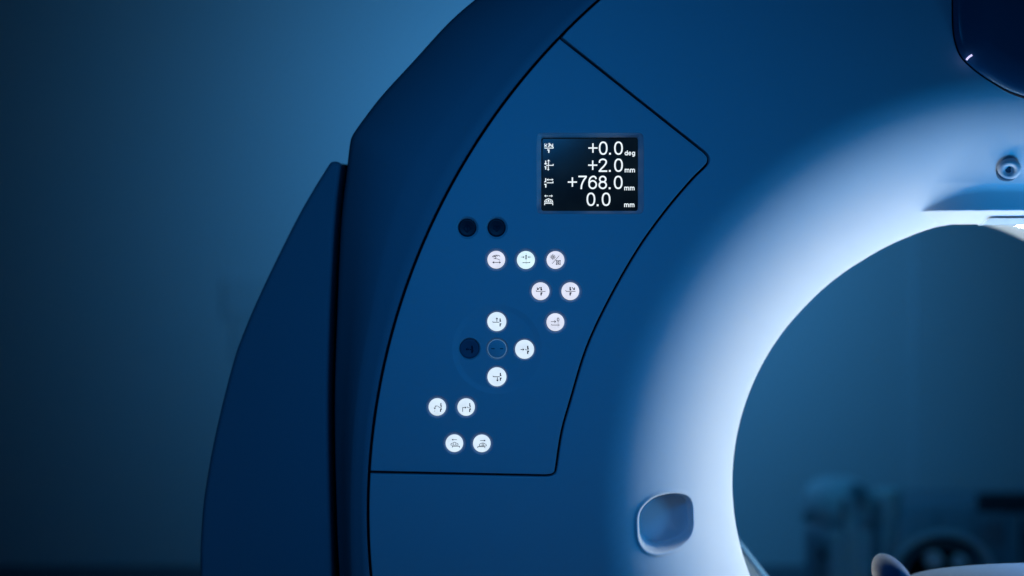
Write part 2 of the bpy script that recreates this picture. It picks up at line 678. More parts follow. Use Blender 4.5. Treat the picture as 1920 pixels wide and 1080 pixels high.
dish = []
for bx, by, br, mt, ic in BUT:
    if math.hypot(bx - DC[0], by - DC[1]) < 66: dish.append(well(bx, by, br, 0.0010, 1.6))
    else: holes.append(well(bx, by, br))
x, _, z = at(*DC)
d0 = mb.ring(circle(x, z, 84 * PX, 96), 0.0); d2 = mb.ring(circle(x, z, 73.6 * PX, 96), 0.0010)
# hole circles near the dish rim must stay inside it
d2r = 0.0016
mb.v = [tuple(p) for p in mb.v]
nf = len(mb.f)
d0b = mb.ring(circle(x, z, 84 * PX, 96), 0.0); d2b = mb.ring(circle(x, z, 73.6 * PX, 96), 0.0010)
mb.bridge(d2b, d0b)
mb.flat.update(range(nf, len(mb.f)))
holes.append(d0)
mb.fill(d2, [h for h in dish], 0.0010)
mb.fill(ptop, holes, 0.0)
mb.build('control_panel', M['panel'], G)

# ------------------------------------------------------------------ strokes: printed or lit line work
class Ink:
    """flat marks drawn in photo pixels (or zoom-crop coordinates) lying on a plane at depth Y"""
    def __init__(s, Y, ox=0, oy=0, sc=1.0, w=1.0, depth=0.0):
        s.Y = Y; s.ox = ox; s.oy = oy; s.sc = sc; s.w = w; s.mb = MB(); s.n = 0; s.bold = 1.0

    def _p(s, p):
        x, _, z = at(s.ox + p[0] / s.sc, s.oy + p[1] / s.sc, s.Y)
        return Vector((x, z))

    def line(s, pts, w=None, closed=False):
        w = (w or s.w) * s.bold / s.sc * PX * (D + s.Y) / D
        P = [s._p(p) for p in pts]
        n = len(P); L = []; R = []
        Yk = s.Y - 0.00002 * s.n; s.n += 1
        for i in range(n):
            a = P[i - 1] if (i > 0 or closed) else P[i]
            b = P[(i + 1) % n] if (i < n - 1 or closed) else P[i]
            e1 = (P[i] - a); e2 = (b - P[i])
            e1 = e1.normalized() if e1.length > 1e-9 else e2.normalized()
            e2 = e2.normalized() if e2.length > 1e-9 else e1
            n1 = Vector((-e1.y, e1.x)); n2 = Vector((-e2.y, e2.x))
            m = n1 + n2
            m = m.normalized() if m.length > 1e-6 else n1
            k = w / 2 / max(0.5, m.dot(n1))
            L.append(P[i] + m * k); R.append(P[i] - m * k)
        b = len(s.mb.v)
        for l, r in zip(L, R):
            s.mb.v += [(l.x, Yk, l.y), (r.x, Yk, r.y)]
        for i in range(n if closed else n - 1):
            j = (i + 1) % n
            s.mb.f.append((b + 2 * i + 1, b + 2 * j + 1, b + 2 * j, b + 2 * i))

    def poly(s, pts):
        b = len(s.mb.v)
        Yk = s.Y - 0.00002 * s.n; s.n += 1
        q = ccw([tuple(s._p(p)) for p in pts])
        s.mb.v += [(x, Yk, z) for x, z in q]
        s.mb.f.append(tuple(range(b, b + len(q))))

    def ell(s, cx, cy, rx, ry, w=None, a0=0, a1=360, n=28):
        full = abs(a1 - a0) >= 360
        pts = [(cx + rx * math.cos(math.radians(a0 + (a1 - a0) * k / n)), cy + ry * math.sin(math.radians(a0 + (a1 - a0) * k / n))) for k in range(n if full else n + 1)]
        s.line(pts, w, closed=full)

    def dot(s, cx, cy, r, n=14):
        s.poly([(cx + r * math.cos(2 * math.pi * k / n), cy + r * math.sin(2 * math.pi * k / n)) for k in range(n)])

    def arrow(s, a, b, head=12, w=None, hw=0.8):
        a = Vector(a); b = Vector(b); d = (b - a).normalized(); p = Vector((-d.y, d.x))
        s.line([tuple(a), tuple(b - d * head * .5)], w)
        s.poly([tuple(b), tuple(b - d * head + p * head * hw), tuple(b - d * head * .6), tuple(b - d * head - p * head * hw)]) if False else None
        s.poly([tuple(b), tuple(b - d * head + p * head * hw), tuple(b - d * head * .55)])
        s.poly([tuple(b), tuple(b - d * head * .55), tuple(b - d * head - p * head * hw)])

    def build(s, name, m, parent):
        return s.mb.build(name, m, parent, smooth=False)


# ------------------------------------------------------------------ display
disp = empty('display'); disp.parent = G
disp.location = (0, 0, 0)
mb = MB()
e0 = mb.ring(rrect(SCR[0] - .5, SCR[1] + .5, SCR[2] - .5, SCR[3] + .5, 4), 0.0085)
e1 = mb.ring(rrect(SCR[0] + 1.5, SCR[1] - 1.5, SCR[2] + 1.5, SCR[3] - 1.5, 3), 0.0078)
mb.bridge(e0, e1); mb.fill(e1, [], 0.0078)
bpy.data.objects.remove(disp)
disp = mb.build('display', M['screen'], G, smooth=False)
TY = 0.0074
# the well sits 7 mm back, so photo pixels are taken at that depth
def zi(): return Ink(TY, 980, 230, 5.685, 15)


def digit(I, ch, x0, y0, wd=93, h=143, w=17):
    x1 = x0 + wd; cx = (x0 + x1) / 2
    if ch == '0':
        rx = wd / 2 - w / 2; ry = h / 2 - w / 2
        I.line([(cx + rx * math.copysign(abs(math.cos(t)) ** .85, math.cos(t)), y0 + h / 2 + ry * math.copysign(abs(math.sin(t)) ** .9, math.sin(t))) for t in [2 * math.pi * k / 40 for k in range(40)]], w, True)
    elif ch == '2':
        p = spline([(x0 + 9, y0 + 45), (x0 + 18, y0 + 19), (cx + 2, y0 + 8), (x1 - 16, y0 + 20), (x1 - 12, y0 + 46), (x1 - 32, y0 + 78), (x0 + 28, y0 + 112), (x0 + 10, y0 + 135)], 6)
        I.line(p, w); I.line([(x0 + 2, y0 + h - w / 2), (x1, y0 + h - w / 2)], w)
    elif ch == '7':
        I.line([(x0, y0 + w / 2), (x1 - 4, y0 + w / 2)], w)
        I.line(spline([(x1 - 8, y0 + 10), (x1 - 38, y0 + 52), (x1 - 58, y0 + 100), (x1 - 63, y0 + h)], 6), w)
    elif ch == '6':
        I.ell(cx, y0 + 95, wd / 2 - w / 2, 40, w)
        I.line(spline([(x1 - 9, y0 + 36), (x1 - 20, y0 + 15), (cx + 4, y0 + 8), (x0 + 22, y0 + 24), (x0 + 9, y0 + 60), (x0 + 9, y0 + 96)], 6), w)
    elif ch == '8':
        I.ell(cx, y0 + 38, 32, 30, w); I.ell(cx, y0 + 100, 37, 35, w)


def plus(I, x0, y0):
    I.line([(x0, y0), (x0 + 98, y0)], 15); I.line([(x0 + 49, y0 - 50), (x0 + 49, y0 + 50)], 15)


def dotp(I, x, y):
    I.poly([(x - 10, y - 10), (x + 10, y - 10), (x + 10, y + 10), (x - 10, y + 10)])


def mm(I, x0, yb):
    for k in (0, 1):
        X = x0 + k * 58
        I.line([(X + 5, yb), (X + 5, yb - 38)], 10)
        I.line([(X + 5, yb - 28), (X + 12, yb - 34), (X + 20, yb - 34), (X + 26, yb - 28), (X + 26, yb)], 9)
        I.line([(X + 26, yb - 28), (X + 33, yb - 34), (X + 41, yb - 34), (X + 47, yb - 28), (X + 47, yb)], 9)


def deg(I, x0, yb):
    I.ell(x0 + 16, yb - 19, 12, 15, 9); I.line([(x0 + 29, yb), (x0 + 29, yb - 52)], 9)
    I.ell(x0 + 55, yb - 19, 12, 15, 9, 30, 360); I.line([(x0 + 42, yb - 19), (x0 + 68, yb - 19)], 7)
    I.ell(x0 + 93, yb - 19, 12, 15, 9); I.line([(x0 + 106, yb - 37), (x0 + 106, yb + 2), (x0 + 98, yb + 10), (x0 + 82, yb + 8)], 9)


I = zi(); plus(I, 700, 270); digit(I, '0', 812, 200); dotp(I, 931, 331); digit(I, '0', 975, 200)
I.build('readout', M['text'], disp)['label'] = 'top readout line +0.0 deg'
I.build('unused', M['text'], disp) if False else None
I = zi(); plus(I, 698, 453); digit(I, '2', 808, 382); dotp(I, 929, 514); digit(I, '0', 975, 382)
I.build('readout', M['text'], disp)['label'] = 'second readout line +2.0 mm'
I = zi(); plus(I, 481, 633); digit(I, '7', 594, 565); digit(I, '6', 700, 565); digit(I, '8', 807, 565); dotp(I, 927, 699); digit(I, '0', 972, 565)
I.build('readout', M['text'], disp)['label'] = 'third readout line +768.0 mm'
I = zi(); digit(I, '0', 681, 745); dotp(I, 799, 880); digit(I, '0', 843, 745)
I.build('readout', M['text'], disp)['label'] = 'bottom readout line 0.0 mm'
for fn, a_, b_ in ((deg, 1087, 348), (mm, 1087, 530), (mm, 1083, 721), (mm, 1082, 900)):
    I = zi(); fn(I, a_, b_); I.build('unit_text', M['text'], disp)
# pictograms on the screen
I = zi(); I.w = 9
I.line([(236, 222), (236, 256), (262, 226)], 8); I.line([(238, 240), (258, 254)], 8); I.line([(276, 222), (283, 222), (283, 250), (270, 254)], 11)
I.line([(296, 250), (296, 228), (318, 254)], 8); I.line([(320, 224), (320, 256), (304, 250)], 8)
I.line([(232, 271), (325, 271), (325, 258)], 9); I.line([(262, 291), (280, 291), (278, 322)], 12)
I.build('pictogram', M['text'], disp)
I = zi(); I.line([(245, 404), (247, 432), (232, 438)], 10); I.arrow((276, 450), (276, 392), 22, 8); I.line([(250, 455), (325, 455), (325, 440)], 9)
I.line([(232, 470), (247, 470), (245, 500)], 11); I.arrow((273, 462), (273, 512), 20, 8); I.line([(236, 446), (262, 436)], 7)
I.build('pictogram', M['text'], disp)
I = zi(); I.line([(245, 592), (247, 624), (232, 634)], 11); I.arrow((290, 608), (328, 608), 20, 8); I.arrow((292, 608), (256, 608), 20, 8)
I.line([(256, 641), (323, 641), (323, 626)], 9); I.line([(230, 658), (248, 658), (246, 692)], 12)
I.build('pictogram', M['text'], disp)
I = zi(); I.arrow((280, 781), (322, 781), 20, 7); I.arrow((272, 781), (230, 781), 20, 7)
I.line([(234, 846), (240, 826), (275, 810), (312, 826), (320, 846)], 8, True); I.dot(276, 830, 10); I.line([(258, 820), (254, 846)], 6); I.line([(296, 820), (300, 846)], 6)
I.line([(234, 880), (234, 860), (320, 860), (320, 880)], 8)
I.build('pictogram', M['text'], disp)

# ------------------------------------------------------------------ buttons
def Lr(I, x, y0, y1, y2, y3, k=10, foot=18):
    k *= 1.15
    I.line([(x, y0), (x, y1 - 3), (x + foot * .8, y1 - 3)], k)
    I.line([(x, y3), (x, y2 + 4), (x + foot, y2 + 4)], k)


def icon(name, I2, I3, I4):
    """each icon drawn in the coordinates of the zoomed crop it was read from"""
    if name == 'hand':
        I = I2(); I.line([(500, 548), (512, 537), (545, 530), (572, 533), (586, 545)], 5); I.line([(502, 552), (530, 547), (541, 556), (534, 566), (512, 572), (545, 571), (570, 577), (586, 589)], 4.5)
        I.line([(540, 536), (562, 545)], 4); I.line([(520, 540), (540, 547)], 4)
        I.arrow((546, 612), (597, 612), 26, 5, .65); I.arrow((546, 612), (497, 612), 26, 5, .65)
    elif name == 'centre':
        I = I2(); I.arrow((824, 552), (859, 552), 19, 4); I.arrow((934, 552), (899, 552), 19, 4)
        I.line([(870, 535), (886, 535), (886, 573), (870, 573)], 4, True)
        for y in range(510, 636, 14): I.line([(879, y), (879, y + 9)], 3)
        I.line([(838, 615), (921, 615), (921, 604)], 5)
    elif name == 'lamp':
        I = I2(); I.ell(1180, 552, 12, 12, 6)
        for k in range(8):
            a = math.pi / 4 * k; I.line([(1180 + 17 * math.cos(a), 552 + 17 * math.sin(a)), (1180 + 33 * math.cos(a), 552 + 33 * math.sin(a))], 6 if k % 2 == 0 else 4)
        I.line([(1252, 535), (1171, 627)], 4)
        I.line([(1220, 586), (1220, 640)], 5); I.line([(1261, 586), (1261, 640)], 5); I.line([(1212, 593), (1268, 593)], 5); I.line([(1212, 632), (1268, 632)], 5)
        I.ell(1240, 612, 7, 12, 5)
    elif name == 'tilt_l':
        I = I2(); I.arrow((1034, 893), (1002, 922), 22, 6); I.line([(1004, 893), (1004, 920)], 6); Lr(I, 1047, 888, 923, 952, 985, 9, 16)
        I.line([(993, 924), (993, 938), (1097, 938)], 4.5)
    elif name == 'tilt_r':
        I = I2(); I.arrow((1394, 893), (1426, 922), 22, 6); I.line([(1424, 893), (1424, 920)], 6); Lr(I, 1374, 888, 923, 952, 985, 9, 16)
        I.line([(1323, 924), (1330, 938), (1435, 938)], 4.5)
    elif name == 'zero':
        I = I3(); I.arrow((1157, 258), (1217, 258), 24, 4); I.ell(1239, 235, 10, 19, 5)
        for y in range(262, 320, 13): I.line([(1239, y), (1239, y + 8)], 3.5)
        I.line([(1164, 287), (1167, 297), (1258, 297)], 4.5)
    elif name == 'up':
        I = I3(); I.arrow((550, 258), (550, 211), 24, 6); I.line([(502, 255), (506, 265), (578, 265)], 5.5); Lr(I, 586, 222, 256, 280, 313, 8, 15)
    elif name == 'down':
        I = I3(); I.arrow((556, 886), (556, 932), 24, 6); I.line([(505, 868), (510, 878), (583, 878)], 5.5); Lr(I, 589, 834, 867, 890, 923, 8, 15)
    elif name == 'right':
        I = I3(); I.arrow((816, 572), (860, 572), 24, 6); I.line([(870, 566), (875, 576), (911, 576)], 5); Lr(I, 897, 530, 563, 589, 622, 9, 15)
    elif name == 'left':
        I = I3(); I.arrow((240, 568), (198, 568), 24, 7); I.line([(248, 566), (252, 573), (285, 573)], 6); Lr(I, 270, 528, 560, 584, 614, 10, 15)
    elif name == 'pair':
        I = I3(); I.arrow((505, 563), (485, 563), 10, 6); I.arrow((505, 563), (526, 563), 10, 6); I.arrow((602, 563), (582, 563), 10, 6); I.arrow((602, 563), (623, 563), 10, 6)
    elif name == 'start':
        I = I2(); I.line([(216, 185), (258, 229), (216, 273), (174, 229)], 7, True); I.line([(216, 205), (216, 253)], 9)
    elif name == 'stop':
        I = I2(); I.line([(520, 200), (575, 200), (585, 225), (548, 262), (512, 225)], 7, True); I.line([(530, 222), (566, 222)], 8); I.dot(548, 238, 7)
    elif name == 'unload':
        I = I4(); I.line([(292, 297), (262, 297), (256, 320)], 6); I.arrow((256, 316), (251, 343), 26, 6, .7); I.dot(252, 365, 5); I.line([(299, 302), (322, 318), (352, 320)], 5)
        I.line([(336, 257), (336, 298), (352, 300)], 10); I.line([(330, 376), (334, 338), (352, 338)], 11)
    elif name == 'load':
        I = I4(); I.line([(630, 375), (630, 318), (650, 318)], 6); I.arrow((645, 318), (683, 318), 26, 6, .7); I.line([(692, 304), (698, 320), (742, 321)], 5)
        I.line([(726, 258), (727, 299), (742, 301)], 10); I.line([(724, 378), (727, 339), (744, 338)], 11)
    elif name == 'lat_l':
        I = I4(); I.arrow((554, 752), (481, 752), 26, 5, .6)
        I.line([(471, 825), (472, 806), (497, 797), (520, 784), (545, 797), (567, 808), (568, 825)], 5, True)
        I.line([(507, 800), (501, 824)], 4.5); I.line([(534, 800), (540, 824)], 4.5); I.line([(491, 858), (491, 840), (587, 840), (587, 860)], 6)
    else:
        I = I4(); I.arrow((866, 763), (940, 763), 26, 5, .6)
        I.line([(853, 836), (858, 812), (880, 802), (903, 795), (928, 805), (948, 818), (950, 836)], 5, True)
        I.ell(903, 822, 13, 13, 5); I.line([(834, 864), (834, 846), (930, 848), (930, 866)], 6)
    return I


LBL = {'start': 'unlit dark button with a faint diamond', 'stop': 'unlit dark button with a faint stop shape', 'hand': 'lit white button with hand and double arrow',
       'centre': 'lit bluish button with two arrows and centre line', 'lamp': 'lit white button with lamp and square', 'tilt_l': 'lit button with left tilt arrow',
       'tilt_r': 'lit button with right tilt arrow', 'zero': 'lit button with arrow towards 0', 'up': 'lit button with upward arrow', 'left': 'unlit dark button with left arrow',
       'pair': 'flat blue button with thin light rim', 'right': 'lit button with right arrow', 'down': 'lit button with downward arrow', 'unload': 'lit button with bent arrow down',
       'load': 'lit button with bent arrow right', 'lat_l': 'lit button with left arrow over couch', 'lat_r': 'lit button with right arrow over couch'}
for bx, by, br, mt, ic in BUT:
    x, _, z = at(bx, by)
    base = 0.0010 if math.hypot(bx - DC[0], by - DC[1]) < 66 else 0.0
    r = br * PX
    mb = MB()
    if mt == 'plain':
        prof = [(1e-5, -0.0002), (r * .86, -0.0002), (r * .95, 0.0003), (r * .98, 0.0012), (r * .98, 0.006)]
    elif mt in ('dark', 'mid'):
        prof = [(1e-5, 0.0024), (r * .8, 0.0020), (r * .97, 0.0016), (r, 0.0022), (r, 0.007)]
    else:
        r *= 1.0
        prof = [(1e-5, -0.0004), (r * .92, -0.0004), (r * .98, -0.0001), (r, 0.0006), (r, 0.006)]
    mb.lathe([(q, h + base) for q, h in prof], (x, 0, z), (0, 1, 0), 48)
    m_ = {'dark': M['cap_dark'], 'mid': M['cap_mid'], 'plain': M['panel']}.get(mt) or M[mt]
    bo = mb.build('push_button', m_, G)
    bo['label'] = LBL[ic]
    if m_.name.startswith('lit_'):
        bo.data.materials.append(M['cap_side'])
        for pl in bo.data.polygons:
            if pl.center.y > base + 0.0001: pl.material_index = 1
    yk = base + prof[0][1] - 0.0003
    if mt in ('dark', 'mid'): yk = base + 0.0012
    def kw(ox, oy, sc):
        def f():
            q = Ink(yk, ox, oy, sc, 5); q.bold = 1.35
            return q
        return f
    I = icon(ic, kw(840, 390, 6), kw(840, 560, 6), kw(780, 720, 7.2))
    I.build('pictogram', M['ink_dim'] if mt in ('dark', 'mid') else M['ink'], bo)
    if mt == 'plain':
        q = MB()
        n = 64; rows = []
        for k in range(n):
            a = 2 * math.pi * k / n
            rr = r * .985; tw = 0.00034
            b = len(q.v)
            for j in range(6):
                t = 2 * math.pi * j / 6
                q.v.append((x + (rr + tw * math.cos(t)) * math.cos(a), base + 0.0002 + tw * math.sin(t), z + (rr + tw * math.cos(t)) * math.sin(a)))
            rows.append(list(range(b, b + 6)))
        for k in range(n): q.bridge(rows[k], rows[(k + 1) % n])
        q.build('light_rim', M['ring'], bo)

# ------------------------------------------------------------------ outer cover (band) and rear body
def resample(pts, n):
    P = np.array(pts, float)
    d = np.concatenate([[0], np.cumsum(np.hypot(*(P[1:] - P[:-1]).T))])
    t = np.linspace(0, d[-1], n)
    return np.stack([np.interp(t, d, P[:, 0]), np.interp(t, d, P[:, 1])], -1)


SY = 0.10
# left half curves from the crown to the floor, matched by photo height below the bend
topx = CX
A_up = [(CX - rtop * math.cos(t), cA[1] - rtop * math.sin(t)) for t in np.linspace(math.pi / 2, math.atan2(cA[1], CX - seamA(0)), 30)]
A_dn = [(seamA(y), y) for y in np.linspace(20, 2100, 120)]
A = A_up + A_dn
S_key = [(CX, -430), (1700, -405), (1420, -310), (1200, -190), (1030, -95), (935, -33), (890, 0), (840, 44), (775, 115), (715.5, 180), (680, 226), (667, 244), (660, 256), (656.5, 268), (651, 313), (640, 420),
         (632, 600), (628, 750), (630, 900), (637, 1080), (655, 1300), (700, 1600), (760, 1900), (830, 2130)]
Sc = spline(S_key, 8)
# match: pair points by the normal direction of the seam in the upper part and by height further down
NA = 260
Ar = resample(A, NA)
Sarr = np.array(Sc)
Srs = []
ds = np.concatenate([[0], np.cumsum(np.hypot(*(Sarr[1:] - Sarr[:-1]).T))])
# anchor pairs: fraction along A -> fraction along S
dA = np.concatenate([[0], np.cumsum(np.hypot(*(Ar[1:] - Ar[:-1]).T))])


def fracA(y): return dA[np.argmin(np.abs(Ar[:, 1] - y) + (Ar[:, 0] > 1400) * 1e4 * (y > 0))]
def fracS(p): return ds[np.argmin(np.hypot(Sarr[:, 0] - p[0], Sarr[:, 1] - p[1]))]


pairs = [(0, 0), (fracA(2), fracS((935, -33))), (fracA(200), fracS((775, 115))), (fracA(330), fracS((667, 244))), (fracA(420), fracS((651, 313))), (fracA(620), fracS((632, 600))),
         (fracA(900), fracS((630, 900))), (fracA(1080), fracS((637, 1080))), (dA[-1], ds[-1])]
tS = np.interp(dA, [p[0] for p in pairs], [p[1] for p in pairs])
Sr = np.stack([np.interp(tS, ds, Sarr[:, 0]), np.interp(tS, ds, Sarr[:, 1])], -1)


def P3(p, Y): return np.array(at(p[0], p[1], Y))


rows = []
for i in range(NA):
    a = Ar[i]; s_ = Sr[i]
    dirn = (s_ - a) / (np.hypot(*(s_ - a)) + 1e-9)
    e = a + dirn * GAP
    gapw = np.hypot(*(s_ - a))
    cf = float(np.interp(a[1], [-300, 0, 600, 1080], [.33, .33, .42, .62]))
    c = a + (s_ - a) * cf
    pts = [P3(e, 0.03), P3(e, 0.004), P3(e + dirn * 0.7, 0.0022), P3(e + dirn * 2.2, 0.0016)]
    pa = P3(e + dirn * 2.2, 0.0016); pc = P3(c, 0.014 + 0.004); ps = P3(s_ - dirn * min(10, gapw * .1), SY - 0.014)
    for t in (0.33, 0.66, 0.94): pts.append(pa + (pc - pa) * t)
    for t in (0.06, 0.35, 0.65, 1.0):
        q = pc + (ps - pc) * t
        bulge = math.sin(math.pi * t) * 0.006
        q = q + np.array([0, -bulge, 0]); pts.append(q)
    p1 = P3(s_ - dirn * min(3, gapw * .03), SY - 0.006); pts.append(p1)
    p2 = P3(s_, SY + 0.004); pts.append(p2)
    sw = P3(s_, SY + 0.03); sw[0] = P3(s_, SY)[0]; sw[2] = P3(s_, SY)[2]
    for yy in (0.03, 0.12, 0.30, 0.50):
        q = P3(s_, SY).copy(); q[1] = SY + yy
        # stay behind the silhouette edge as seen from the front
        cvec = np.array([AX, 0, AZ]) - q; cvec[1] = 0; cvec /= np.linalg.norm(cvec)
        q = q + cvec * (0.004 + 0.02 * yy)
        pts.append(q)
    rows.append(pts)
rows = np.array(rows)                       # NA x nr x 3
mir = rows[::-1].copy(); mir[..., 0] = 2 * AX - mir[..., 0]
full = np.concatenate([rows, mir[:]], 0)
full[..., 2] = np.maximum(full[..., 2], 0.002)
nt, nr = full.shape[:2]
Vv = full.reshape(-1, 3)
I_ = np.arange(nt * nr).reshape(nt, nr)
A_ = I_; B_ = np.roll(I_, -1, 0)
Fq = np.stack([A_[:, :-1], B_[:, :-1], B_[:, 1:], A_[:, 1:]], -1)
Fq = np.delete(Fq, NA - 1, 0).reshape(-1, 4)
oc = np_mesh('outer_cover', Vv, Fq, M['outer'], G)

# dark inner body that closes the gantry behind the gaps (open at the bore)
mb = MB()
ol = ccw([(q[0], q[2]) for q in full[:, -2]][::3])
ol = [(x, max(z, 0.004 + 0.0001 * i)) for i, (x, z) in enumerate(ol)]
k0 = mb.ring(offset(ol, 0.02), 0.60); k1 = mb.ring(circle(AX, AZ, 0.44, 90), 0.60)
mb.fill(k0, [k1], 0.60)
mb.build('rear_frame', M['black'], G, smooth=False)

# side covers
sc_l = spline([(618, 305), (590, 350), (560, 402), (528, 465), (495.6, 532), (464, 603), (436, 680), (403, 813), (384, 917), (377, 984), (374.5, 1080), (384, 1300), (420, 1600), (480, 1900), (545, 2060)], 6)
sc_r = spline([(640, 1900), (630, 1500), (622, 1080), (617, 900), (615, 750), (618, 600), (624, 480), (631, 380), (640, 308)], 6)
SCY = 0.17
loopc = fillet([(x, y) for x, y in sc_l[1:]] + [(650, 2060)] + [(x, y) for x, y in sc_r[:-1]] + [(640, 304), (621, 301)], [0] * (len(sc_l) - 1) + [0] + [0] * (len(sc_r) - 1) + [9, 12], 6)
sw = dedupe(P2(loopc, SCY), 1e-4)
for mirror in (False, True):
    lp = [((2 * AX - x) if mirror else x, z) for x, z in sw]
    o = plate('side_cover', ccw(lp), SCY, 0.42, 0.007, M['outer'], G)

mb = MB()
gp = ccw(P2([(632, 308.5), (640, 307), (662, 310), (662, 2000), (600, 2000), (612, 800), (622, 480)], .24))
mb.bridge(mb.ring(gp, .58), mb.ring(gp, .24)); mb.fill(list(range(len(gp), 2 * len(gp))), [], .24)
mb.build('gap_filler', M['black'], G, smooth=False)

# tunnel, lamp ring and trims inside the bore
mb = MB()
prof = [(0.415, 0.25), (0.424, 0.27), (0.428, 0.40), (0.43, 0.60)]
rg = [mb.ring(circle(AX, AZ, r, 120), y) for r, y in prof]
for a_, b_ in zip(rg, rg[1:]): mb.bridge(b_, a_)
mb.build('bore_tunnel', M['cover'], G)
mb = MB()
rg = [mb.ring(circle(AX, AZ, r, 120), y) for r, y in [(0.4275, 0.330), (0.411, 0.356)]]
for a_, b_ in zip(rg, rg[1:]): mb.bridge(b_, a_)
lr = mb.build('bore_light', M['ringlight'], G); lr['label'] = 'white lamp ring inside the bore'
mb = MB()
rg = [mb.ring(circle(AX, AZ, r, 120), y) for r, y in [(0.4285, 0.333), (0.409, 0.358), (0.409, 0.364), (0.429, 0.380)]]
for a_, b_ in zip(rg, rg[1:]): mb.bridge(b_, a_)
mb.build('lamp_housing', M['outer'], lr)
mb = MB()
rg = [mb.ring(circle(AX, AZ, r, 120), y) for r, y in [(0.4235, 0.256), (0.413, 0.270)]]
for a_, b_ in zip(rg, rg[1:]): mb.bridge(b_, a_)
lr = mb.build('bore_light', M['ringblue'], G); lr['label'] = 'blue lamp ring inside the bore'
mb = MB()
rg = [mb.ring(circle(AX, AZ, r, 120), y) for r, y in [(0.4245, 0.2575), (0.4115, 0.2715), (0.4115, 0.275), (0.4265, 0.285)]]
for a_, b_ in zip(rg, rg[1:]): mb.bridge(b_, a_)
mb.build('lamp_housing', M['outer'], lr)
# slanted trim at the lower left of the tunnel
mb = MB()
y0, y1 = 0.42, 0.58
e = [at(1366, 994, y0), at(1371, 990, y0), at(1560, 1232, y0), at(1550, 1236, y0)]
b = len(mb.v)
for p in e: mb.v.append(p)
for p in e: mb.v.append((p[0] - 0.006, y1, p[2]))
for q in ((0, 3, 2, 1), (0, 1, 5, 4), (1, 2, 6, 5), (2, 3, 7, 6), (3, 0, 4, 7), (4, 5, 6, 7)): mb.f.append(q)
mb.build('bore_trim', M['couch'], G, smooth=False)
# lower-left shade plate between trim and tunnel
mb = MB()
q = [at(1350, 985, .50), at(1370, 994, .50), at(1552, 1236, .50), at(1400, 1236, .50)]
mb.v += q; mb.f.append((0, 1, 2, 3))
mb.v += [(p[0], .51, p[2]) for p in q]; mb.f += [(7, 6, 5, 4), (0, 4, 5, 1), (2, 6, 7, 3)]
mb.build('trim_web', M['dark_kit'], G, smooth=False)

# laser window in the lip above the throat
mb = MB()
q = [at(1857, 409, .130), at(1992, 409, .130), at(2004, 420.6, .172), at(1844, 420.6, .172)]
mb.v += q + [(p[0], p[1] + .03, p[2] - .0005) for p in q]
for f4 in ((0, 1, 2, 3), (0, 4, 5, 1), (1, 5, 6, 2), (2, 6, 7, 3), (3, 7, 4, 0), (7, 6, 5, 4)): mb.f.append(f4[::-1])
mb.build('laser_window', M['lens'], G, smooth=False)

# microphone boss on the flare
p0 = Vector(at(1892, 316, 0.067)); ax = Vector((0.22, 1.0, 0.60)).normalized()
mb = MB()
mb.lathe([(0.0024, 0.006), (0.0028, 0.0005), (0.0056, -0.0010), (0.0068, -0.0045), (0.0086, -0.0062), (0.0128, -0.0066), (0.0156, -0.0045), (0.0166, -0.001), (0.0160, 0.003)], p0, ax, 48)
mo = mb.build('microphone_boss', M['cover'], G)
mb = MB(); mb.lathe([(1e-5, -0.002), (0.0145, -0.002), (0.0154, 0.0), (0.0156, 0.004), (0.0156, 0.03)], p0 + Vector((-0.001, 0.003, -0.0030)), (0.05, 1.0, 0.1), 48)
mb.build('skirt', M['rubber'], mo)  # dark skirt paints the shade under the boss
mb = MB(); mb.lathe([(1e-5, 0.0012), (0.0024, 0.0012), (0.0027, 0.004)], p0, ax, 20)
mb.build('sound_hole', M['black'], mo)

# tinted window at the crown
gl = [(1786, -260), (1785.5, 0), (1786, 40), (1788, 65), (1793, 87), (1801, 105), (1813, 119), (1837, 139), (1865, 157), (1893, 172), (1925, 183)]
g = spline(gl[1:], 5)
half = [gl[0]] + g
halfm = [(2 * CX - x, y) for x, y in half[::-1]]
loopg = ccw(dedupe(P2([p for p in half if p[0] <= CX] + [p for p in halfm if p[0] > CX]), 1e-4))
mb = MB(); k0 = roll(mb, offset(loopg, -1.6 * PX), True, .0006, -0.0015, 0.05); mb.fill(k0, [], -0.0015)
mb.build('window_gasket', M['black'], G)
mb = MB()
rings = []
for d_, y_ in ((0.0006, -0.0016), (0.0010, -0.0045), (0.0030, -0.0072), (0.007, -0.0092), (0.014, -0.0112), (0.026, -0.0130), (0.04, -0.0142)):
    rings.append(mb.ring(offset(loopg, d_), y_))
for a_, b_ in zip(rings, rings[1:]): mb.bridge(a_, b_)
mb.fill(rings[-1], [], -0.0142)
wn = mb.build('tinted_window', M['glass'], G)
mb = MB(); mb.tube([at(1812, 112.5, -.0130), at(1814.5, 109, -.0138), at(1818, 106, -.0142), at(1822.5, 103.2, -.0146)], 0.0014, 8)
mb.build('status_light', M['led'], wn)  # glowing streak stands in for a reflection on the window's rolled edge

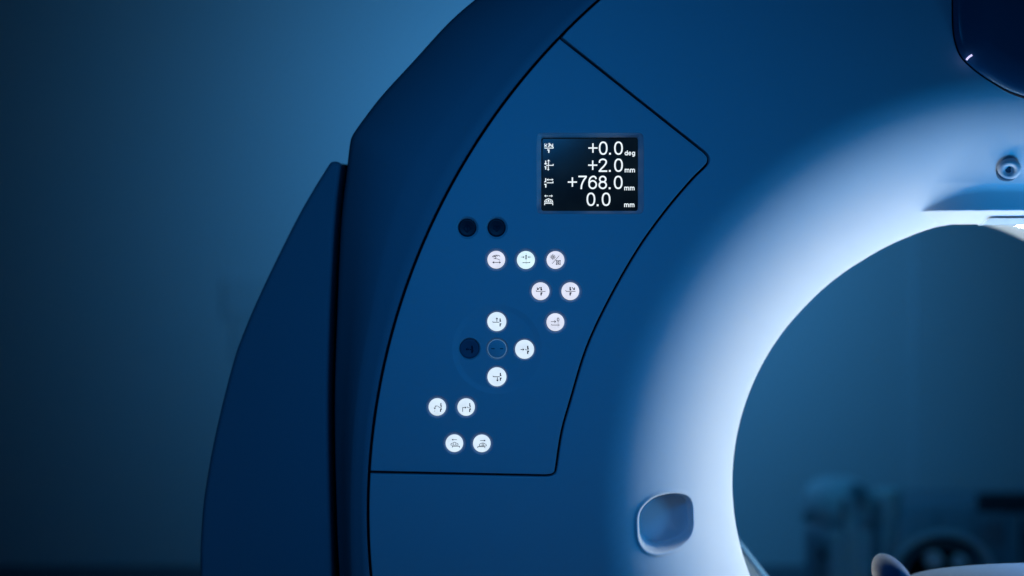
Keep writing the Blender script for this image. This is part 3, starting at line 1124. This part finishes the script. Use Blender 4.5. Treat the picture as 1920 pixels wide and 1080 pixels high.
# ------------------------------------------------------------------ patient couch in front of the bore
co = empty('patient_couch', (AX + 0.03, -1.0, 0.0))
tag(co, 'pale padded patient couch end entering the bore from below', 'couch')
inv = Matrix.Translation(-co.location)
cz = H - 513 * PX * (D - .1) / D
cxx = at(1985, 0, -.1)[0]
mb = MB()
outl = []
for k in range(41):
    a = math.pi * k / 40
    outl.append((cxx - 0.245 * math.cos(a), -0.1 - 0.14 + 0.14 * math.sin(a)))
outl += [(cxx + 0.245, -2.6), (cxx - 0.245, -2.6)]
n = len(outl)
def pr_ring(sc_, z_):
    b = len(mb.v)
    for x, y in outl:
        mb.v.append((cxx + (x - cxx) * sc_, y - (1 - sc_) * .2 if y > -2 else y, z_))
    return list(range(b, b + n))
rr_ = [pr_ring(.80, cz - .06), pr_ring(.97, cz - .035), pr_ring(1.0, cz - .015), pr_ring(.993, cz - .004), pr_ring(.97, cz)]
for a_, b_ in zip(rr_, rr_[1:]): mb.bridge(a_, b_, flip=True)
mb.f.append(tuple(rr_[-1][::-1])); mb.f.append(tuple(rr_[0]))
o = mb.build('tabletop', M['couch'], co); o.matrix_parent_inverse = inv
mb = MB()
mb.box(cxx - .18, cxx + .18, -2.3, -0.75, 0.0, cz - .07)
o = mb.build('pedestal', M['outer'], co, smooth=False); o.matrix_parent_inverse = inv
# rounded hand rest beside the tabletop
mb = MB()
yy = -0.14
cc = Vector(at(1664, 1096, yy))
shape = []
for k in range(36):
    a = 2 * math.pi * k / 36
    shape.append((math.cos(a), math.sin(a)))
prev = None
for j in range(13):
    t = -1 + 2 * j / 12
    s1 = math.sqrt(max(0.0, 1 - t * t)) ** .7
    b = len(mb.v)
    for c_, s_ in shape:
        xx = c_ * 0.0245 * s1; zz = s_ * 0.040 * s1
        mb.v.append((cc.x + xx + (0.010 - zz * .35 if True else 0), yy + t * 0.05, cc.z + zz))
    cur = list(range(b, b + 36))
    if prev: mb.bridge(prev, cur, flip=True)
    prev = cur
o = mb.build('hand_rest', M['couch'], co); o.matrix_parent_inverse = inv

# ------------------------------------------------------------------ dim equipment behind the bore
def kbox(mb, x0, x1, y0, y1, Y, dep, bev=0.0):
    a = at(x0, y0, Y); b = at(x1, y1, Y)
    mb.box(a[0], b[0], Y, Y + dep, b[2], a[2])


def kit(name, px, Y, label, cat):
    a = at(px, 1080, Y)
    o = empty(name, (a[0], Y, 0)); tag(o, label, cat)
    return o, Matrix.Translation(-o.location)


def kp(name, mb, m, root, inv, smooth=False):
    o = mb.build(name, m, root, smooth); o.matrix_parent_inverse = inv
    md = o.modifiers.new('bevel', 'BEVEL'); md.width = 0.012; md.segments = 3; md.limit_method = 'ANGLE'
    return o


Y = 3.6
r_, iv = kit('equipment_trolley', 1590, Y, 'blurred dim trolley with upright posts and clamps behind the bore', 'trolley')
mb = MB(); kbox(mb, 1556, 1668, 1000, 1250, Y, .45); kp('cabinet', mb, M['mid_kit'], r_, iv)
mb = MB(); kbox(mb, 1582, 1606, 930, 1000, Y, .05); kp('post', mb, M['mid_kit'], r_, iv)
mb = MB(); kbox(mb, 1578, 1590, 935, 966, Y - .04, .03); kp('clamp', mb, M['dark_kit'], r_, iv)
mb = MB(); mb.lathe([(1e-5, 0), (.035, 0), (.035, .05), (1e-5, .05)], at(1612, 926, Y), (0, 1, 0), 20); kp('knob', mb, M['dark_kit'], r_, iv)
mb = MB(); kbox(mb, 1534, 1662, 912, 1002, Y + .03, .40); o = kp('hood', mb, M['mid_kit'], r_, iv); o.modifiers['bevel'].width = 0.09
mb = MB(); kbox(mb, 1508, 1532, 962, 982, Y - .02, .06); kp('grip', mb, M['dark_kit'], r_, iv)
mb = MB(); kbox(mb, 1585, 1612, 985, 1300, Y - .03, .03); kp('front_strip', mb, M['pale_kit'], r_, iv)
mb = MB(); kbox(mb, 1536, 1556, 1010, 1300, Y + .05, .3); kp('side_panel', mb, M['dark_kit'], r_, iv)
mb = MB(); kbox(mb, 1638, 1654, 940, 1200, Y - .05, .05); kp('pole', mb, M['dark_kit'], r_, iv)
mb = MB(); kbox(mb, 1540, 1550, 1034, 1050, Y - .02, .05); kp('catch', mb, M['black'], r_, iv)

Y = 3.8
r_, iv = kit('waste_bin', 1665, Y, 'blurred pale tapered container between trolley and dark cabinet', 'container')
mb = MB()
a = at(1664, 985, Y)
mb.lathe([(1e-5, -.13), (.03, -.13), (.052, .10), (.056, .115), (.045, .12), (1e-5, .12)], (a[0], Y, a[2] + .02), (0, 0, 1), 24)
kp('container_body', mb, M['pale_kit'], r_, iv, True)
mb = MB(); mb.lathe([(1e-5, 0), (.02, 0), (.02, a[2] - .1), (1e-5, a[2] - .1)], (a[0], Y, 0), (0, 0, 1), 12)
kp('stand', mb, M['dark_kit'], r_, iv, True)

Y = 4.25
r_, iv = kit('storage_cabinet', 1800, Y, 'wide dark low cabinet along the far wall behind the round reel', 'cabinet')
mb = MB(); kbox(mb, 1688, 2150, 945, 1060, Y, .45); b0 = mb
a = at(1688, 945, Y); b = at(2150, 1060, Y)
mb = MB(); mb.box(a[0], b[0], Y, Y + .45, 0.0, a[2]); kp('cabinet_body', mb, M['dark_kit'], r_, iv)
for x0, x1 in ((1700, 1758), (1768, 1826), (1840, 1930)):
    mb = MB(); kbox(mb, x0, x1, 958, 1050, Y - .02, .018); kp('door', mb, M['dark_kit'], r_, iv)
Y = 4.05
r_, iv = kit('monitor', 1885, Y, 'dark wide monitor standing in front of the low cabinet', 'monitor')
mb = MB(); kbox(mb, 1836, 1990, 926, 962, Y, .05); kp('casing', mb, M['kit_black'], r_, iv)
mb = MB(); a = at(1905, 960, Y); mb.box(a[0] - .03, a[0] + .03, Y + .01, Y + .05, 0.03, a[2]); kp('stand', mb, M['dark_kit'], r_, iv)
mb = MB(); mb.box(a[0] - .15, a[0] + .15, Y - .1, Y + .12, 0.0, 0.03); kp('base', mb, M['black'], r_, iv)

Y = 3.1
r_, iv = kit('cable_reel', 1770, Y, 'large round dim reel with pale discs behind the couch', 'reel')
c = at(1768, 1088, Y); k = PX * (D + Y) / D
def hoop(rad, tw, name, m, dy=0.0):
    mb = MB(); n = 60; rows = []
    for i in range(n):
        a = 2 * math.pi * i / n; b = len(mb.v)
        for j in range(10):
            t = 2 * math.pi * j / 10
            mb.v.append((c[0] + (rad + tw * math.cos(t)) * math.cos(a), Y + dy + tw * 1.3 * math.sin(t), c[2] + (rad + tw * math.cos(t)) * math.sin(a) * .92))
        rows.append(list(range(b, b + 10)))
    for i in range(n): mb.bridge(rows[i], rows[(i + 1) % n])
    o = mb.build(name, m, r_); o.matrix_parent_inverse = iv
hoop(96 * k, 7 * k, 'rim', M['mid_kit'])
hoop(72 * k, 5 * k, 'inner_rim', M['dark_kit'], .03)
for px_, py_, rr in ((1754, 1052, 17), (1802, 1056, 14)):
    a = at(px_, py_, Y); mb = MB()
    mb.lathe([(1e-5, 0), (rr * k * .9, 0), (rr * k, .01), (rr * k, .05), (1e-5, .05)], a, (0, 1, 0), 30)
    kp('disc', mb, M['pale_kit'], r_, iv)
mb = MB(); mb.lathe([(1e-5, .06), (88 * k, .06), (88 * k, .08), (1e-5, .08)], c, (0, 1, 0), 40); kp('back_plate', mb, M['black'], r_, iv)
mb = MB(); mb.box(c[0] - .04, c[0] + .04, Y + .09, Y + .14, 0, c[2]); kp('stand', mb, M['dark_kit'], r_, iv)
